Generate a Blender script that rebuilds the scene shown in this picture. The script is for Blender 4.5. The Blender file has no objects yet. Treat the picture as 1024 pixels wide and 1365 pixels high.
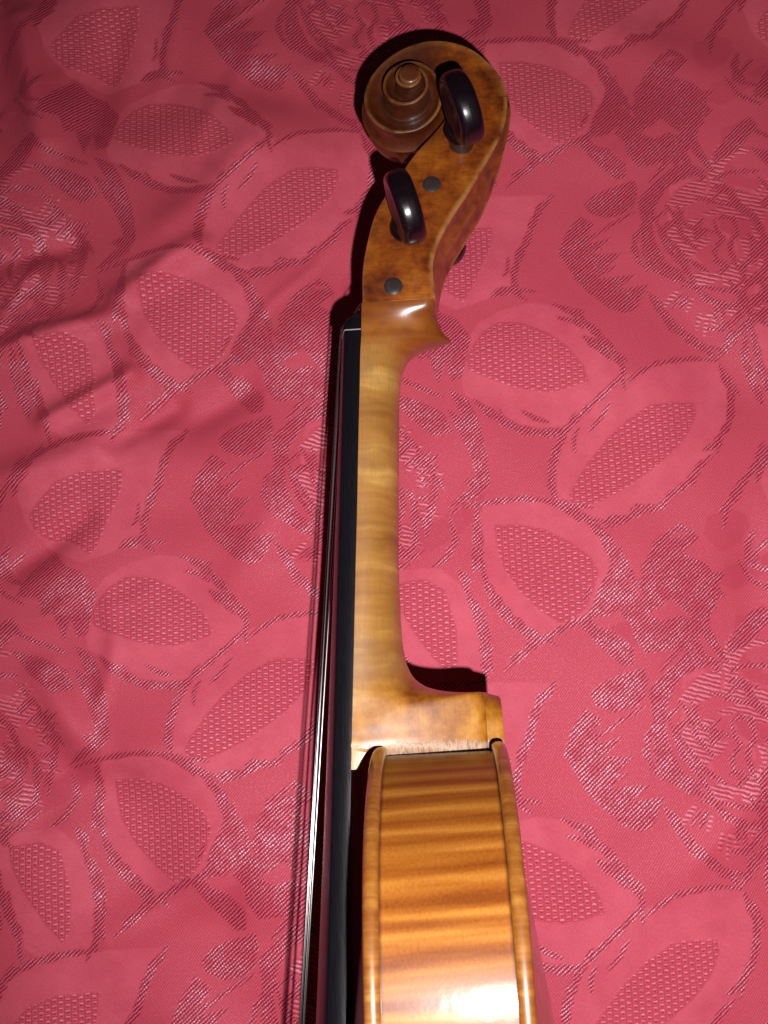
import bpy, math, random
import numpy as np
from mathutils import Matrix, Vector
random.seed(4); rng = np.random.default_rng(7)
S = 0.1                      # model is written in millimetres, 1 Blender unit = 1 cm
scene = bpy.context.scene
C = scene.collection

# ------------------------------------------------------------------ camera
CAMP = np.array([18.1, 23.4, 420.5]); PITCH, YAW, ROLL, FPX = .1398, .0366, -.0476, 1486.5
ROT = (Matrix.Rotation(YAW, 3, 'Y') @ Matrix.Rotation(PITCH, 3, 'X') @ Matrix.Rotation(ROLL, 3, 'Z'))
cd = bpy.data.cameras.new('camera'); cam = bpy.data.objects.new('camera', cd); C.objects.link(cam)
cam.matrix_world = Matrix.Translation(Vector(CAMP * S)) @ ROT.to_4x4()
cd.sensor_fit = 'VERTICAL'; cd.sensor_height = 36; cd.lens = 36 * FPX / 1365
cd.clip_start = .5; cd.clip_end = 400
cd.dof.use_dof = True; cd.dof.focus_distance = 34.0; cd.dof.aperture_fstop = 0.42
scene.camera = cam
scene.render.resolution_x, scene.render.resolution_y = 768, 1024

# ------------------------------------------------------------------ light: the camera's own flash, a dim room round it
w = bpy.data.worlds.new('World'); scene.world = w; w.use_nodes = True
bg = w.node_tree.nodes['Background']; bg.inputs[0].default_value = (.75, .62, .60, 1); bg.inputs[1].default_value = .014
fl = bpy.data.lights.new('camera_flash', 'SPOT'); fl.spot_size = math.radians(116); fl.spot_blend = 1.; fl.energy = 83000; fl.color = (1.0, .95, .93); fl.shadow_soft_size = .26
fo = bpy.data.objects.new('camera_flash', fl); C.objects.link(fo)
fo.location = Vector(CAMP * S) + Vector((2.0, -3.7, .6))
fo.rotation_euler = (Vector((8.5, 2., 0)) - fo.location).to_track_quat('-Z', 'Y').to_euler()
vs = scene.view_settings; vs.view_transform = 'Standard'; vs.look = 'None'; vs.exposure = 0; vs.gamma = 1

# ------------------------------------------------------------------ node helpers
def mat(name):
    m = bpy.data.materials.new(name); m.use_nodes = True
    nt = m.node_tree; b = nt.nodes['Principled BSDF']
    return m, G(nt), b
class G:
    def __init__(s, nt): s.nt = nt
    def n(s, typ, ins=None, **kw):
        nd = s.nt.nodes.new(typ)
        for k, v in kw.items(): setattr(nd, k, v)
        for k, v in (ins or {}).items(): s.set(nd.inputs[k], v)
        return nd
    def set(s, sock, v):
        if isinstance(v, bpy.types.NodeSocket): s.nt.links.new(v, sock)
        elif isinstance(v, (tuple, list)) and len(v) == 3 and sock.type == 'RGBA': sock.default_value = (*v, 1)
        else: sock.default_value = v
    def m(s, op, a, b=0., c=0., clamp=False):
        return s.n('ShaderNodeMath', {0: a, 1: b, 2: c}, operation=op, use_clamp=clamp).outputs[0]
    def mix(s, f, a, b, mode='MIX'):
        return s.n('ShaderNodeMix', {0: f, 6: a, 7: b}, data_type='RGBA', blend_type=mode).outputs[2]
    def ramp(s, f, stops, interp='LINEAR'):
        nd = s.n('ShaderNodeValToRGB', {0: f}); cr = nd.color_ramp; cr.interpolation = interp
        while len(cr.elements) < len(stops): cr.elements.new(.5)
        for e, (p, c) in zip(cr.elements, stops):
            e.position = p; e.color = (c, c, c, 1) if isinstance(c, (int, float)) else (*c, 1)
        return nd.outputs[0]
    def noise(s, v, scale, detail=2., rough=.5, out='Fac', dist=0.):
        return s.n('ShaderNodeTexNoise', {'Vector': v, 'Scale': scale, 'Detail': detail, 'Roughness': rough, 'Distortion': dist}).outputs[out]
    def xyz(s, v): return s.n('ShaderNodeSeparateXYZ', {0: v}).outputs
    def comb(s, x, y, z=0.): return s.n('ShaderNodeCombineXYZ', {0: x, 1: y, 2: z}).outputs[0]
    def sstep(s, v, a, b): return s.n('ShaderNodeMapRange', {0: v, 1: a, 2: b, 3: 0., 4: 1.}, interpolation_type='SMOOTHSTEP').outputs[0]
    def bump(s, h, dist, strength=1., normal=None):
        d = {'Height': h, 'Distance': dist, 'Strength': strength}
        if normal is not None: d['Normal'] = normal
        return s.n('ShaderNodeBump', d).outputs[0]

# ------------------------------------------------------------------ mesh helpers
def mesh(name, V, F, m, parent=None, smooth=True, sharp=None, loc=None):
    me = bpy.data.meshes.new(name)
    me.from_pydata([tuple(v) for v in V], [], F); me.update()
    if smooth:
        me.polygons.foreach_set('use_smooth', [True] * len(me.polygons))
        if sharp: me.set_sharp_from_angle(angle=math.radians(sharp))
    me.materials.append(m)
    o = bpy.data.objects.new(name, me); C.objects.link(o)
    if parent: o.parent = parent
    if loc is not None: o.location = loc
    return o
def spline(P, n):
    """smooth curve through the rows of P (any number of columns), n samples, centripetal tangents"""
    P = np.asarray(P, float); k = min(3, P.shape[1])
    d = np.maximum(np.linalg.norm(np.diff(P[:, :k], axis=0), axis=1), 1e-6) ** .75
    t = np.concatenate([[0], np.cumsum(d)])
    m = np.empty_like(P); sl = np.diff(P, axis=0) / d[:, None]
    m[1:-1] = (sl[:-1] * d[1:, None] + sl[1:] * d[:-1, None]) / (d[:-1] + d[1:])[:, None]
    m[0] = sl[0]; m[-1] = sl[-1]
    u = np.linspace(0, t[-1], n); i = np.clip(np.searchsorted(t, u, 'right') - 1, 0, len(d) - 1)
    h = d[i][:, None]; s = ((u - t[i]) / d[i])[:, None]
    return ((2*s**3-3*s**2+1)*P[i] + (s**3-2*s**2+s)*h*m[i] + (-2*s**3+3*s**2)*P[i+1] + (s**3-s**2)*h*m[i+1])
def grid_faces(n, m, close=False, base=0, flip=False):
    F = []
    for i in range(n - 1):
        for j in range(m if close else m - 1):
            a, b = base + i*m + j, base + i*m + (j+1) % m
            f = (a, b, b + m, a + m)
            F.append(f[::-1] if flip else f)
    return F
def LV(X, Y, Z):             # violin frame: X towards the scroll, Y from belly to back, Z across (up)
    return (Y * S, X * S, Z * S)

# ================================================================== TABLECLOTH
# The woven pattern: rose and leaves, repeated on a half-drop lattice. Shapes are outlines in millimetres on the cloth.
RM = np.array(ROT)
def ground(px, py):
    d = RM @ np.array([(px - 512) / FPX, -(py - 682.5) / FPX, -1.0]); t = -CAMP[2] / d[2]
    return (CAMP + d * t)[:2]
U = np.array([148., 92.]); W_ = np.array([11., 193.])
def tr(view, pts, shift=(0, 0)):
    sc, ox, oy = {'A': (2.207, 560, 400), 'B': (2.415, 600, 880), 'C': (2.415, 600, 0), 'D': (8.258, 900, 820),
                  'L': (2.048, 0, 450), 'K': (2.048, 0, 0), 'E': (6.244, 860, 900)}[view]
    return [ground(ox + x / sc, oy + y / sc) + np.array(shift) for x, y in pts]
OUT = []                     # (zone, kind, points, width)
def poly(z, view, pts, shift=(0, 0)): OUT.append((z, 'p', np.array(tr(view, pts, shift)), 0))
def line(z, view, pts, wd, shift=(0, 0)): OUT.append((z, 'l', np.array(tr(view, pts, shift)), wd))
HT = tuple(U * 1.0)          # left-hand copies are one lattice step to the left
LS = (140., -98.)
# zones: 0 twill floats, 1 satin, 2 basket mesh, 3 ribs, 4 fine twill; -1 clears twill again
SAT = [('A', [(125,130),(165,70),(230,30),(320,5),(400,12),(470,50),(530,115),(588,195),(600,215),(560,260),(500,310),(455,352),(440,365),(380,375),(300,365),(230,335),(165,300),(125,275),(108,200)]),
       ('A', [(600,215),(640,210),(680,190),(740,172),(800,165),(880,178),(905,205),(922,260),(922,320),(900,390),(860,450),(800,515),(740,570),(680,615),(620,640),(560,648),(500,638),(440,600),(403,580),(392,520),(397,450),(430,380),(470,325),(540,265)]),
       ('A', [(175,608),(250,592),(350,588),(420,612),(490,650),(540,705),(575,765),(612,830),(600,870),(520,920),(440,955),(400,985),(340,1000),(285,960),(225,890),(185,820),(170,740),(160,670)])]
for v, p in SAT: poly(1, v, p)
poly(1, 'L', [(40,40),(100,10),(200,5),(262,60),(302,160),(308,240),(270,310),(200,335),(115,285),(62,200),(38,110)], LS)
poly(1, 'L', [(10,405),(60,365),(150,322),(250,300),(330,292),(410,290),(480,290),(435,340),(412,430),(380,490),(365,560),(310,600),(200,640),(100,600),(40,530)], LS)
MESH = [('A', [(132,182),(150,140),(182,95),(230,66),(300,70),(370,95),(430,135),(480,190),(495,235),(440,254),(380,267),(310,262),(240,245),(180,225),(140,205)], (0,0)),
        ('A', [(447,600),(442,570),(462,530),(500,472),(550,410),(612,350),(680,307),(740,300),(808,302),(812,332),(790,390),(740,450),(680,500),(610,550),(540,588),(490,606)], (0,0)),
        ('A', [(219,665),(290,660),(370,675),(440,710),(500,755),(525,800),(512,850),(490,900),(460,935),(410,950),(350,910),(290,850),(245,782),(226,720)], (0,0)),
        ('L', [(78,45),(160,35),(208,60),(232,150),(235,240),(215,275),(170,230),(120,160),(85,90)], LS),
        ('L', [(75,480),(130,422),(200,396),(308,390),(300,450),(270,520),(240,590),(220,618),(160,580),(100,575),(62,545),(52,510)], LS)]
for v, p, s in MESH: poly(2, v, p, s)
BANDS = [('A', [(390,8),(440,28),(475,55),(520,92),(560,140),(590,180),(603,210)], 3.2), ('A', [(400,50),(440,55),(480,80)], 1.6), ('A', [(480,105),(520,130),(560,172)], 2.6), ('A', [(600,212),(565,250),(505,305),(455,352),(440,370)], 2.2),
         ('A', [(160,298),(200,325),(240,355),(300,382),(370,388),(430,378),(452,356)], 3.2), ('A', [(230,320),(245,345)], 1.2), ('A', [(300,325),(340,345),(380,356)], 2.0),
         ('A', [(608,240),(640,214),(690,185),(750,172),(810,165),(880,172)], 2.0), ('A', [(560,300),(530,350),(500,380)], 1.6),
         ('A', [(888,185),(905,215),(922,260),(924,310),(912,360),(885,400),(860,430)], 2.8), ('A', [(900,385),(870,425),(835,440)], 2.4), ('A', [(855,460),(820,490),(800,530),(760,560),(725,575)], 2.8), ('A', [(740,580),(705,610),(660,612),(610,642),(560,655),(510,645)], 2.8),('A', [(680,612),(640,625),(620,612)], 2.2),
         ('A', [(402,585),(388,545),(390,490),(402,440),(430,390)], 3.2), ('A', [(470,370),(455,400),(458,445)], 1.6), ('A', [(400,590),(440,605),(490,648)], 3.),
         ('A', [(90,625),(150,604),(230,590),(310,582),(380,588),(430,615),(470,650)], 2.2), ('A', [(490,645),(540,690),(580,750),(610,795),(632,832)], 4.0), ('A', [(575,790),(560,745),(540,720)], 2.2),
         ('A', [(168,610),(168,680),(174,760),(195,830)], 3.2), ('A', [(195,830),(225,890),(270,940),(330,985),(350,1000)], 4.2),
         ('A', [(500,925),(440,955),(385,985),(330,1020),(250,1090)], 2.6), ('A', [(480,890),(500,850),(490,870)], 1.6), ('A', [(520,905),(500,935)], 3),
         ('A', [(700,10),(740,60),(800,110),(870,158)], 3.6), ('A', [(880,165),(930,100),(990,45),(1060,20)], 3.6), ('A', [(960,100),(960,160),(985,230),(1015,300)], 3.4), ('A', [(1050,440),(980,500),(930,560),(905,610),(895,670)], 2.8), ('A', [(985,680),(970,720),(985,770),(1010,790)], 3.), ('A', [(980,760),(1030,700)], 2.),
         ('L', [(245,10),(265,40),(262,62)], 2.6), ('L', [(270,75),(292,120),(306,180),(308,240),(298,290)], 4.2), ('L', [(38,55),(45,110),(60,180),(95,250),(108,275)], 3.0), ('L', [(75,150),(78,190),(92,215)], 1.8),
         ('L', [(0,425),(45,378),(95,340),(150,315),(220,302),(300,292)], 2.6), ('L', [(12,460),(30,420),(60,400)], 2.2), ('L', [(478,290),(440,330),(420,380),(405,430),(380,480),(365,530),(358,580)], 3.0), ('L', [(400,440),(370,470)], 1.4), ('L', [(350,480),(345,530),(335,540)], 1.4), ('L', [(300,600),(350,580),(380,590)], 3)]
for v, p, wd in BANDS: line(0, v, p, wd, LS if v == 'L' else (0, 0))
poly(0, 'A', [(78,262),(110,275),(140,295),(165,340),(185,400),(197,450),(207,540),(180,572),(130,598),(75,618),(110,580),(150,552),(122,530),(165,520),(150,440),(133,375),(105,310)])
# rose petals, traced where they lie flat at the top right
ROSE = [[(620,200),(680,180),(740,165),(760,180),(720,212),(700,240),(722,285),(690,350),(640,330),(600,300),(575,272),(598,240)],
        [(515,400),(535,370),(560,342),(640,362),(660,370),(600,400),(650,420),(700,400),(745,420),(735,450),(740,490),(680,500),(600,512),(560,470),(550,430)],
        [(470,330),(476,290),(490,250),(520,205),(530,250),(545,310),(500,350),(462,362)],
        [(370,420),(430,415),(455,440),(500,450),(560,500),(560,545),(525,550),(460,500),(400,440)],
        [(425,630),(450,602),(500,580),(590,550),(602,590),(590,640),(560,665),(500,680),(442,662)],
        [(600,620),(640,575),(700,520),(760,500),(840,535),(760,550),(700,578),(662,640),(650,700),(660,760),(700,840),(770,905),(720,900),(640,858),(612,800),(615,700)],
        [(410,670),(462,700),(430,742),(470,730),(440,768),(520,745),(480,790),(450,800),(540,800),(560,790),(500,850),(540,840),(480,885),(600,872),(540,920),(640,905),(600,990),(560,1002),(510,985),(480,960),(440,930),(400,890),(378,850),(343,800),(368,730)],
        [(760,380),(800,325),(845,338),(800,372),(792,430),(832,500),(862,542),(820,520),(778,470),(755,420)],
        [(780,120),(850,95),(905,112),(912,150),(885,190),(830,222),(800,200),(770,170)],
        [(980,215),(1030,190),(1040,215),(940,290),(870,330),(800,300),(840,260)]]
for p in ROSE[:8] : poly(0, 'C', p)
for p in ROSE[8:]: poly(4, 'C', p)
poly(4, 'C', [(870,400),(940,390),(930,450),(900,515),(950,560),(1040,580),(1040,612),(900,582),(862,520)])
RL = [([(850,700),(880,685),(912,692),(926,740),(905,770),(900,800),(915,840),(945,885)], 2.2), ([(850,700),(862,740),(880,762),(850,800),(862,850)], 2.0), ([(690,640),(735,690),(742,740),(800,800)], 2.2), ([(730,640),(750,700),(800,740)], 1.8),
      ([(700,750),(760,830),(830,870)], 2.4), ([(660,690),(700,790),(760,860),(800,930)], 2.4), ([(830,640),(870,600),(940,600)], 1.6), ([(640,935),(670,975),(710,1030),(770,1080),(850,1120)], 3.2), ([(820,690),(790,720),(850,740)], 1.6),
      ([(760,900),(830,960),(900,985),(1000,960),(1040,970)], 2.8), ([(940,885),(960,910),(1040,890)], 2.4), ([(900,900),(960,1000),(1030,1050)], 2.8), ([(620,200),(700,150),(740,165)], 2.4), ([(700,240),(800,300),(830,340)], 2.), ([(880,240),(930,300),(1000,330)], 2.), ([(850,560),(900,540),(1000,540)], 2.0),
      ([(640,560),(720,470),(770,400)], 2.2), ([(900,640),(980,690),(1010,760),(1020,860)], 2.4), ([(430,760),(520,700),(590,660)],1.6)]
for p, wd in RL: line(0, 'C', p, wd)
RIB = [[(690,640),(760,570),(830,550),(820,620),(740,655)], [(850,620),(930,600),(1020,690),(1000,712),(900,690)], [(870,870),(930,850),(1000,890),(950,930),(880,920)], [(770,880),(830,866),(855,910),(790,915)], [(700,700),(800,690),(830,780),(760,830),(700,780)], [(930,760),(1020,760),(1040,860),(960,850)]]
for p in RIB: poly(3, 'C', p)
poly(3, 'D', [(640,200),(810,110),(900,140),(850,210),(1024,290),(1024,320),(860,350),(760,420),(720,490),(710,650),(800,720),(1024,890),(1024,970),(850,920),(640,840),(550,760),(570,650),(540,560),(540,420),(580,300)])
poly(0, 'D', [(80,110),(260,30),(230,120),(200,190),(330,120),(320,200),(270,240),(400,520),(520,560),(480,640),(330,480),(200,340),(170,260),(140,300),(170,430),(220,560),(150,530),(120,400),(90,250)])
# flower head above the rose and its buds
poly(0, 'A', [(640,832),(662,800),(700,770),(725,758),(780,745),(840,770),(870,800),(905,798),(862,870),(880,905),(850,920),(820,1000),(790,1050),(772,1000),(800,930),(740,880),(700,890),(660,880)])
poly(0, 'A', [(520,862),(540,820),(562,800),(590,812),(640,860),(620,880),(560,930),(500,930)])
poly(4, 'A', [(560,960),(640,930),(700,970),(640,1000),(600,1060),(570,1000)])
# right half of the rose, seen at the left edge of the cloth one step over
for z, p in [(0, [(100,380),(60,400),(0,470),(0,500),(60,470),(120,405)]), (0, [(90,460),(180,480),(240,510),(265,560),(210,570),(140,515)]), (3, [(0,560),(80,580),(150,632),(100,640),(0,602)]), (0, [(250,500),(300,530),(330,600),(342,640),(318,655),(300,600),(270,545)]),
             (0, [(150,262),(205,220),(240,255),(280,268),(318,320),(292,420),(262,430),(250,380),(230,440),(205,370),(180,380),(170,335),(110,330),(130,290)]), (4, [(130,820),(210,790),(280,740),(340,710),(330,760),(260,830),(180,870),(120,880)]), (4, [(0,620),(70,620),(100,700),(60,722),(0,682)])]:
    poly(z, 'K', p, U + np.array([2., 5.]) * 0)
for p, wd in [([(200,640),(215,690),(200,760),(180,800)], 3.), ([(70,400),(160,440),(240,470)], 2.), ([(110,540),(170,600),(200,660)], 2.), ([(250,780),(262,830),(235,880),(200,900)], 2.4), ([(110,700),(150,720),(170,780)], 2.2)]:
    line(0, 'K', p, wd, U)

rg = random.Random(5)
for (z, kind, P, wd) in list(OUT):            # jagged spurs on the leaf outlines
    if kind == 'l' and z == 0 and wd >= 2.6 and len(P) >= 3:
        for k in range(rg.randint(2, 5)):
            i = rg.randrange(len(P)-1); a, b = P[i], P[i+1]; t = rg.random(); q = a*(1-t) + b*t; d = (b-a)/(np.hypot(*(b-a))+1e-6)
            sd = rg.choice((1, 1, -1)); nrm = np.array([-d[1], d[0]])*sd; Ls = rg.uniform(4, 9)
            OUT.append((0, 'l', np.array([q, q + d*Ls*.5 + nrm*Ls*.22, q + d*Ls + nrm*Ls*.30]), rg.uniform(1.0, 1.8)))
RC = np.array([136., 183.])                   # overlapping petals of the rose
for k in range(34):
    r_ = 4 + 27*rg.random()**.8; a0 = rg.uniform(-2.2, 2.0) if k % 3 else rg.uniform(0, 6.28); sp_ = rg.uniform(.5, 1.25); ex = rg.uniform(.82, 1.1)
    pts = [RC + np.array([-1., -3.]) + r_*(1+.10*math.sin(5*t+k))*np.array([math.cos(a0+sp_*t)*ex, math.sin(a0+sp_*t)]) for t in np.linspace(0, 1, 7)]
    OUT.append((rg.choice((0, 0, 3, 1)), 'l', np.array(pts), rg.uniform(1.2, 3.4)))
for k in range(12):                           # fringed edge of the outer petals
    a0 = rg.uniform(-2.4, 1.6); r0_ = rg.uniform(24, 30)
    for j in range(4):
        a_ = a0 + j*.09; u_ = np.array([math.cos(a_), math.sin(a_)])
        OUT.append((rg.choice((0, 3)), 'l', np.array([RC + u_*r0_, RC + u_*(r0_ + rg.uniform(5, 10)) + np.array([0, 1.])]), rg.uniform(1.4, 2.4)))
RES = .3                     # the zones of one repeat, rasterised at 0.3 mm
GX, GY = 540, 970
zone = np.zeros((5, GY, GX), np.float32)
gx = (np.arange(GX)) * RES; gy = (np.arange(GY)) * RES
def fillp(z, P):
    x0, y0 = P.min(0); x1, y1 = P.max(0)
    i0, i1 = max(0, int(x0/RES)-1), min(GX, int(x1/RES)+2); j0, j1 = max(0, int(y0/RES)-1), min(GY, int(y1/RES)+2)
    if i0 >= i1 or j0 >= j1: return
    X, Y = np.meshgrid(gx[i0:i1], gy[j0:j1]); ins = np.zeros(X.shape, bool)
    for a, b in zip(P, np.roll(P, -1, 0)):
        if a[1] == b[1]: continue
        ins ^= ((a[1] > Y) != (b[1] > Y)) & (X < (b[0]-a[0]) * (Y-a[1]) / (b[1]-a[1]) + a[0])
    paint(z, slice(j0, j1), slice(i0, i1), ins)
def strk(z, P, wd, seed):
    x0, y0 = P.min(0) - wd; x1, y1 = P.max(0) + wd
    i0, i1 = max(0, int(x0/RES)-1), min(GX, int(x1/RES)+2); j0, j1 = max(0, int(y0/RES)-1), min(GY, int(y1/RES)+2)
    if i0 >= i1 or j0 >= j1: return
    X, Y = np.meshgrid(gx[i0:i1], gy[j0:j1]); best = np.full(X.shape, 9e9); n = len(P) - 1
    for k in range(n):
        a, b = P[k], P[k+1]; d = b - a; L2 = max(d @ d, 1e-9)
        t = np.clip(((X-a[0])*d[0] + (Y-a[1])*d[1]) / L2, 0, 1); g = (k + t) / n
        hw = wd / 2 * np.minimum(1, .45 + 2.4 * np.minimum(g, 1 - g)) * (1 + .22 * np.sin(g * 37 + seed))
        best = np.minimum(best, np.hypot(X-a[0]-t*d[0], Y-a[1]-t*d[1]) - hw)
    paint(z, slice(j0, j1), slice(i0, i1), best < 0)
def paint(z, sj, si, msk):
    for q in range(5):
        if q == z: zone[q, sj, si][msk] = 1
        else: zone[q, sj, si][msk] = 0
ORG = np.array([0., 0.])
shifts = [a*U + b*(U-W_) for a in range(-3, 4) for b in range(-3, 4)]
for idx, (z, kind, P, wd) in enumerate(sorted(OUT, key=lambda t: {1: 0, 4: 1, 3: 2, 2: 3, 0: 4}[t[0]])):
    for sh in shifts:
        Q = P + sh
        if Q[:, 0].max() < -2 or Q[:, 0].min() > GX*RES or Q[:, 1].max() < -2 or Q[:, 1].min() > GY*RES: continue
        fillp(z, Q) if kind == 'p' else strk(z, Q, wd, idx)
k3 = np.array([1., 2., 1.]) / 4
for q in range(5):
    zz = zone[q]; zz = sum(k3[i] * np.roll(zz, i-1, 0) for i in range(3)); zone[q] = sum(k3[i] * np.roll(zz, i-1, 1) for i in range(3))
def sample(px, py):
    M = np.array([U, W_]).T; Mi = np.linalg.inv(M)
    a = Mi[0, 0]*px + Mi[0, 1]*py; b = Mi[1, 0]*px + Mi[1, 1]*py
    a -= np.floor(a); b -= np.floor(b)
    x = (M[0, 0]*a + M[0, 1]*b) / RES; y = (M[1, 0]*a + M[1, 1]*b) / RES
    i = np.clip(x.astype(int), 0, GX-2); j = np.clip(y.astype(int), 0, GY-2); fx = x - i; fy = y - j
    return [zone[q, j, i]*(1-fx)*(1-fy) + zone[q, j, i+1]*fx*(1-fy) + zone[q, j+1, i]*(1-fx)*fy + zone[q, j+1, i+1]*fx*fy for q in range(5)]

xs = np.concatenate([np.arange(-560, -180, 8), np.arange(-180, -160, 2), np.arange(-160, 176, .4), np.arange(176, 196, 2), np.arange(196, 580, 8)])
ys = np.concatenate([np.arange(-420, -140, 8), np.arange(-140, -114, 2), np.arange(-114, 318, .4), np.arange(318, 340, 2), np.arange(340, 640, 8)])
X, Y = np.meshgrid(xs, ys); nx, ny = len(xs), len(ys)
# where the weave is pulled out of line (offsets measured between repeats)
dX = np.zeros_like(X); dY = np.zeros_like(Y)
for (cx, cy, ox, oy) in [(-75,240,2,-2),(-87,48,-2,1),(-40,203,-8,-3),(-52,11,4,-2),(-79,159,0,-5),(-84,-31,-2,-5),(75,256,-2,7),(85,-86,-4,6)]:
    g = np.exp(-((X-cx)**2 + (Y-cy)**2) / (2*45**2)); dX += ox*g*.8; dY += oy*g*.8
PX, PY = X + dX, Y + dY
ZN = sample(PX, PY)
# folds in the cloth, strongest at the left
H = np.zeros_like(X)
FOLDS = [(160,395,265,330,16,3.4),(0,470,150,420,14,2.8),(60,560,175,500,12,2.6),(150,590,230,540,14,-2.),(0,640,130,600,20,2.8),(20,760,110,690,16,-2.2),(30,30,60,190,22,3.2),(150,40,120,170,20,-2.),(0,350,90,320,16,-2.6),(230,300,330,200,22,1.8),(260,560,330,520,16,-1.6),
         (300,800,400,640,26,1.6),(60,900,120,1010,20,2.4),(0,1010,60,1080,22,-2.),(150,1000,260,1010,22,1.8),(330,1100,300,1230,22,-1.2),(150,1250,260,1190,24,1.8),(700,640,830,700,34,1.6),(660,830,640,760,20,1.),(900,420,1000,520,34,-1.6),(780,40,1000,110,30,1.8),(700,1050,800,1020,30,-1.2),(880,1180,1010,1090,30,1.8),(1000,700,1010,800,24,-2),(300,100,420,130,26,-1.4)]
for (ax, ay, bx, by, sw, h) in FOLDS:
    a, b = ground(ax, ay), ground(bx, by); d = b - a; L_ = np.hypot(*d); t = np.clip(((X-a[0])*d[0]+(Y-a[1])*d[1])/L_**2, 0, 1)
    q = np.hypot(X-a[0]-t*d[0], Y-a[1]-t*d[1]); H += h * (1.7 if ax < 380 else 1.) * np.exp(-(q / (sw*.25))**2 / 2) * (.75 + .25*np.cos((t-.5)*math.pi))
for k in range(26):          # wandering small swells of cloth lying loose
    th = rng.uniform(0, math.pi); lam = rng.uniform(28, 95); ph = rng.uniform(0, 6.28)
    H += .0085 * lam * np.sin((X*math.cos(th) + Y*math.sin(th)) * 2*math.pi/lam + ph + .9*np.sin(Y/61 + k)) * (.35 + .65/(1+np.exp((X+25)/28)))
for k in range(16):          # fine creases, mostly where the cloth is rucked up at the left
    a = np.array([rng.uniform(-150, 160), rng.uniform(-100, 300)]) if k > 10 else np.array([rng.uniform(-150, -30), rng.uniform(-100, 300)])
    th = rng.uniform(.1, 1.5); L_ = rng.uniform(25, 75); d = np.array([math.cos(th), math.sin(th)])*L_
    t = ((X-a[0])*d[0]+(Y-a[1])*d[1])/L_**2; q = ((X-a[0])*d[1]-(Y-a[1])*d[0])/L_ + 3*np.sin(t*4+k)
    H += rng.uniform(.45, 1.0) * np.exp(-(q/rng.uniform(2.2, 4.5))**2) * np.exp(-((t-.5)*1.9)**4)
H -= 1.2
H += -.07 * ZN[0] + .10 * ZN[2] + .03 * ZN[1]
near = np.exp(-(((X-19)/60)**2)) * (1/(1+np.exp((Y+20)/10)))
H = H*(1-near) + near*np.minimum(H, -.6)
V = np.stack([X.ravel()*S, Y.ravel()*S, H.ravel()*S], 1).astype(np.float32)
me = bpy.data.meshes.new('tablecloth')
me.vertices.add(nx*ny); me.vertices.foreach_set('co', V.ravel())
ii = (np.arange(ny-1)[:, None]*nx + np.arange(nx-1)[None, :]).ravel()
Q4 = np.stack([ii, ii+1, ii+1+nx, ii+nx], 1).astype(np.int32)
me.loops.add(Q4.size); me.loops.foreach_set('vertex_index', Q4.ravel())
me.polygons.add(len(Q4)); me.polygons.foreach_set('loop_start', np.arange(0, Q4.size, 4, dtype=np.int32))
me.polygons.foreach_set('use_smooth', np.ones(len(Q4), bool)); me.update(calc_edges=True)
at = me.attributes.new('weave', 'FLOAT_COLOR', 'POINT')
at.data.foreach_set('color', np.stack([ZN[0].ravel(), ZN[1].ravel(), ZN[2].ravel(), ZN[3].ravel()], 1).astype(np.float32).ravel())
at = me.attributes.new('thread', 'FLOAT_VECTOR', 'POINT')
at.data.foreach_set('vector', np.stack([PX.ravel(), PY.ravel(), ZN[4].ravel()], 1).astype(np.float32).ravel())
cloth = bpy.data.objects.new('tablecloth', me); C.objects.link(cloth)
cloth['label'] = 'crimson damask tablecloth woven with roses and leaves, spread under the violin'; cloth['category'] = 'tablecloth'

m, g, b = mat('crimson_damask')
wv = g.n('ShaderNodeAttribute', attribute_name='weave'); tw, sa, msh = g.n('ShaderNodeSeparateColor', {0: wv.outputs['Color']}).outputs; rib = wv.outputs['Alpha']
th = g.n('ShaderNodeAttribute', attribute_name='thread').outputs['Vector']; tx, ty, fine = g.xyz(th)
p2 = g.comb(tx, ty, 0.)
wob = g.m('MULTIPLY', g.m('SUBTRACT', g.noise(p2, .35, 4., .6), .5), 1.0)
def stripes(ang, per, w_=wob, ox=0.):
    c, s_ = math.cos(math.radians(ang)), math.sin(math.radians(ang))
    d = g.m('ADD', g.m('ADD', g.m('MULTIPLY', tx, -s_/per), g.m('MULTIPLY', ty, c/per)), w_)
    return g.m('ADD', g.m('MULTIPLY', g.m('SINE', g.m('MULTIPLY', d, 2*math.pi)), .5), .5)
s_tw = stripes(40, 1.12); s_ac = stripes(118, .95)
s_rb = stripes(-17, 1.62); s_fn = stripes(38, .62); s_gr = stripes(52, .78)
# basket mesh: raised pads in staggered columns
jx, jy, _ = g.xyz(g.noise(p2, .9, 2., .5, 'Color'))
col = g.m('ADD', g.m('DIVIDE', tx, 2.35), g.m('MULTIPLY', g.m('SUBTRACT', jx, .5), .22)); ci = g.m('FLOOR', col); odd = g.m('MODULO', g.m('ABSOLUTE', ci), 2.)
row = g.m('ADD', g.m('ADD', g.m('DIVIDE', ty, 2.1), g.m('MULTIPLY', odd, .5)), g.m('MULTIPLY', g.m('SUBTRACT', jy, .5), .45))
fx = g.m('ABSOLUTE', g.m('SUBTRACT', g.m('FRACT', col), .5)); fy = g.m('ABSOLUTE', g.m('SUBTRACT', g.m('FRACT', row), .5))
pad = g.m('MULTIPLY', g.sstep(fx, .48, .3), g.sstep(fy, .5, .34))
fyr = g.m('FRACT', row)
dash = g.m('MULTIPLY', g.sstep(fx, .33, .2), g.m('MULTIPLY', g.sstep(fyr, .62, .7), g.sstep(fyr, .86, .78)))
hole = g.m('MULTIPLY', g.sstep(fx, .36, .2), g.m('MULTIPLY', g.sstep(fyr, .22, .32), g.sstep(fyr, .56, .46)))
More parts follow.
